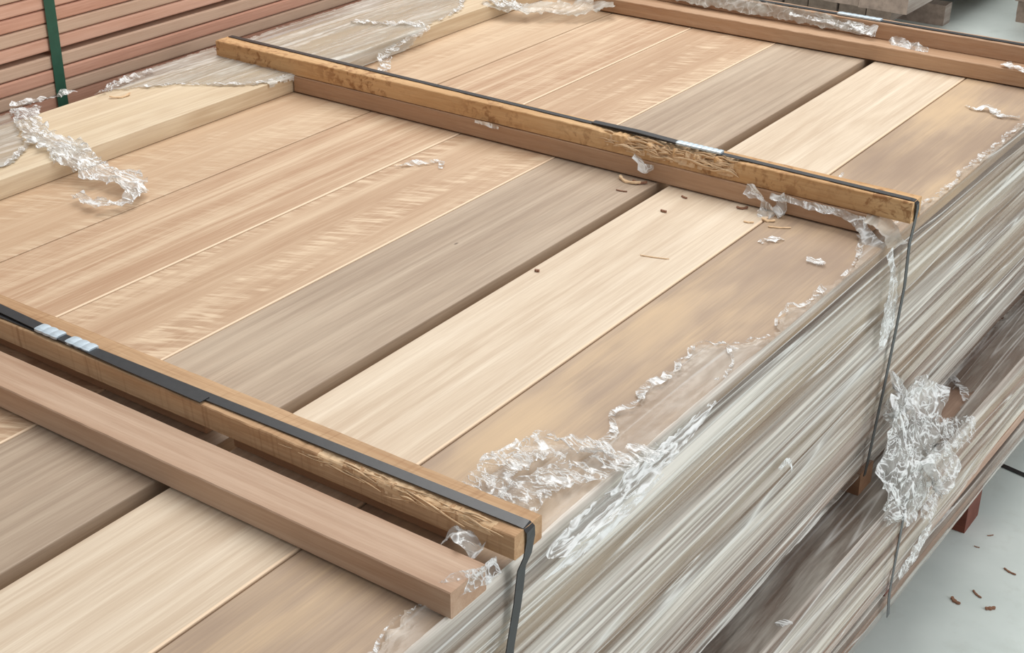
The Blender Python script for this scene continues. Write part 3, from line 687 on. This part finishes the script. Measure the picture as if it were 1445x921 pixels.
chip('wood_chip', (-.985, 2.165, 0), .026, .007, .2, 'pale curled shaving at the foot of the middle batten by the film knots', 'fibre', .9, .002, gs)
chip('wood_chip', (-.955, 2.150, 0), .040, .004, .5, 'long thin brown shaving on the mottled board near the middle batten', 'fibre', .2, .0015, gs)
chip('wood_chip', (-1.048, 2.19, 0), .022, .007, .6, 'reddish curled shaving on the cream board corner by the batten', 'chip', .9, .002, gs)
chip('wood_chip', (-1.010, 2.14, 0), .018, .005, .4, 'small pale shaving on the joint of the cream and mottled boards', 'fibre', .5, .0015, gs)
chip('wood_chip', (-1.285, 2.178, 0), .055, .008, -.15, 'curled brown shaving under the gouge on the grey-brown board', 'fibre', .8, .003, gs)
chip('wood_chip', (-1.262, 2.186, 0), .030, .007, .35, 'ragged shaving at the grey-brown board corner by the gap', 'chip', .9, .003, gs)
chip('wood_chip', (-1.270, 2.135, 0), .022, .003, .2, 'thin dark splinter on the grey-brown board', 'chip', .2, .0015, gs)
chip('wood_chip', (-1.07, 1.915, 0), .050, .002, .3, 'pale hair-thin splinter across the cream board', 'fibre', .1, .001, gs)
chip('wood_chip', (-2.352, 1.885, .0385), .050, .006, 1.2, 'pale upright curl of shaving on the raised thick board', 'fibre', .9, .002, gs)

# ------------------------------------------------------------------ weathered sleepers beyond the pack
def sleeper(x0, x1, y0, y1, z0, z1, label, grp, cat='sleeper'):
    V, Fc = [], []; nx_, nz_ = 12, 8
    o = mesh_obj('sleeper', *batten_box(x0, x1, y0, y1, z0, z1), M['grey'])
    o.data.materials.append(M['grey_end'])
    for p in o.data.polygons:
        if abs(p.normal.y) > .7: p.material_index = 1
    return tag(o, label, cat, grp)
def batten_box(x0, x1, y0, y1, z0, z1):
    bm = bmesh.new(); bmesh.ops.create_cube(bm, size=1)
    bmesh.ops.subdivide_edges(bm, edges=list(bm.edges), cuts=7, use_grid_fill=True)
    for v in bm.verts:
        v.co = Vector(((x0+x1)/2 + v.co.x*(x1-x0), (y0+y1)/2 + v.co.y*(y1-y0), (z0+z1)/2 + v.co.z*(z1-z0)))
        q = v.co*22; v.co += Vector((noise.noise(q), noise.noise(q+Vector((5, 0, 0))), noise.noise(q+Vector((0, 5, 0)))))*.0028
    bm.verts.index_update(); d = [tuple(v.co) for v in bm.verts], [[v.index for v in f.verts] for f in bm.faces]; bm.free(); return d
gg = 'weathered sleepers beyond the pack'
x = -2.344
for i in range(6):
    w_ = [.13, .14, .15, .13, .14, .15][i]
    sleeper(x-w_+.009, x, 6.29+.01*(i % 2), 9.2, -H+.104, -H+.181, 'grey weathered sleeper in the bottom row beyond the pack, %s from the right' % ['first', 'second', 'third', 'fourth', 'fifth', 'sixth'][i], gg)
    x -= w_
x = -2.222
for i in range(5):
    w_ = [.235, .25, .24, .25, .24][i]
    sleeper(x-w_+.007, x, 6.15+.015*(i % 2), 9.2, -H+.187, -H+.32, 'wide grey-brown sleeper on the bottom row beyond the pack, %s from the right' % ['first', 'second', 'third', 'fourth', 'fifth'][i], gg)
    x -= w_
for y, lab in ((6.734, 'near'), (8.3, 'far')):
    sleeper(-3.5, -2.248, y, y+.09, -H, -H+.0985, 'square timber bearer under the %s end of the weathered sleepers' % lab, 'bearers under the sleepers', 'bearer')
x = -2.0
for i in range(5):
    sleeper(x, x+.197, 7.0, 9.5, -H+.104, -H+.24, 'weathered sleeper in the far right stack, %s from the left' % ['first', 'second', 'third', 'fourth', 'fifth'][i], 'sleepers in the far right stack')
    sleeper(x, x+.197, 7.0, 9.5, -H+.246, -H+.38, 'weathered sleeper on top of the far right stack, %s from the left' % ['first', 'second', 'third', 'fourth', 'fifth'][i], 'sleepers in the far right stack')
    x += .205
for j in range(1):  # unseen layer set forward over the stack to shade the floor
    for i in range(3):
        sleeper(-1.98+i*.305, -1.685+i*.305, 6.6, 9.5, -H+.388+j*.262, -H+.64+j*.262, 'unseen weathered baulk added above the far right stack to shade the floor', 'unseen baulks added over the far right stack')
sleeper(-1.99, -.95, 7.02, 7.11, -H, -H+.0985, 'square bearer block under the far right sleeper stack', 'bearers under the sleepers', 'bearer')
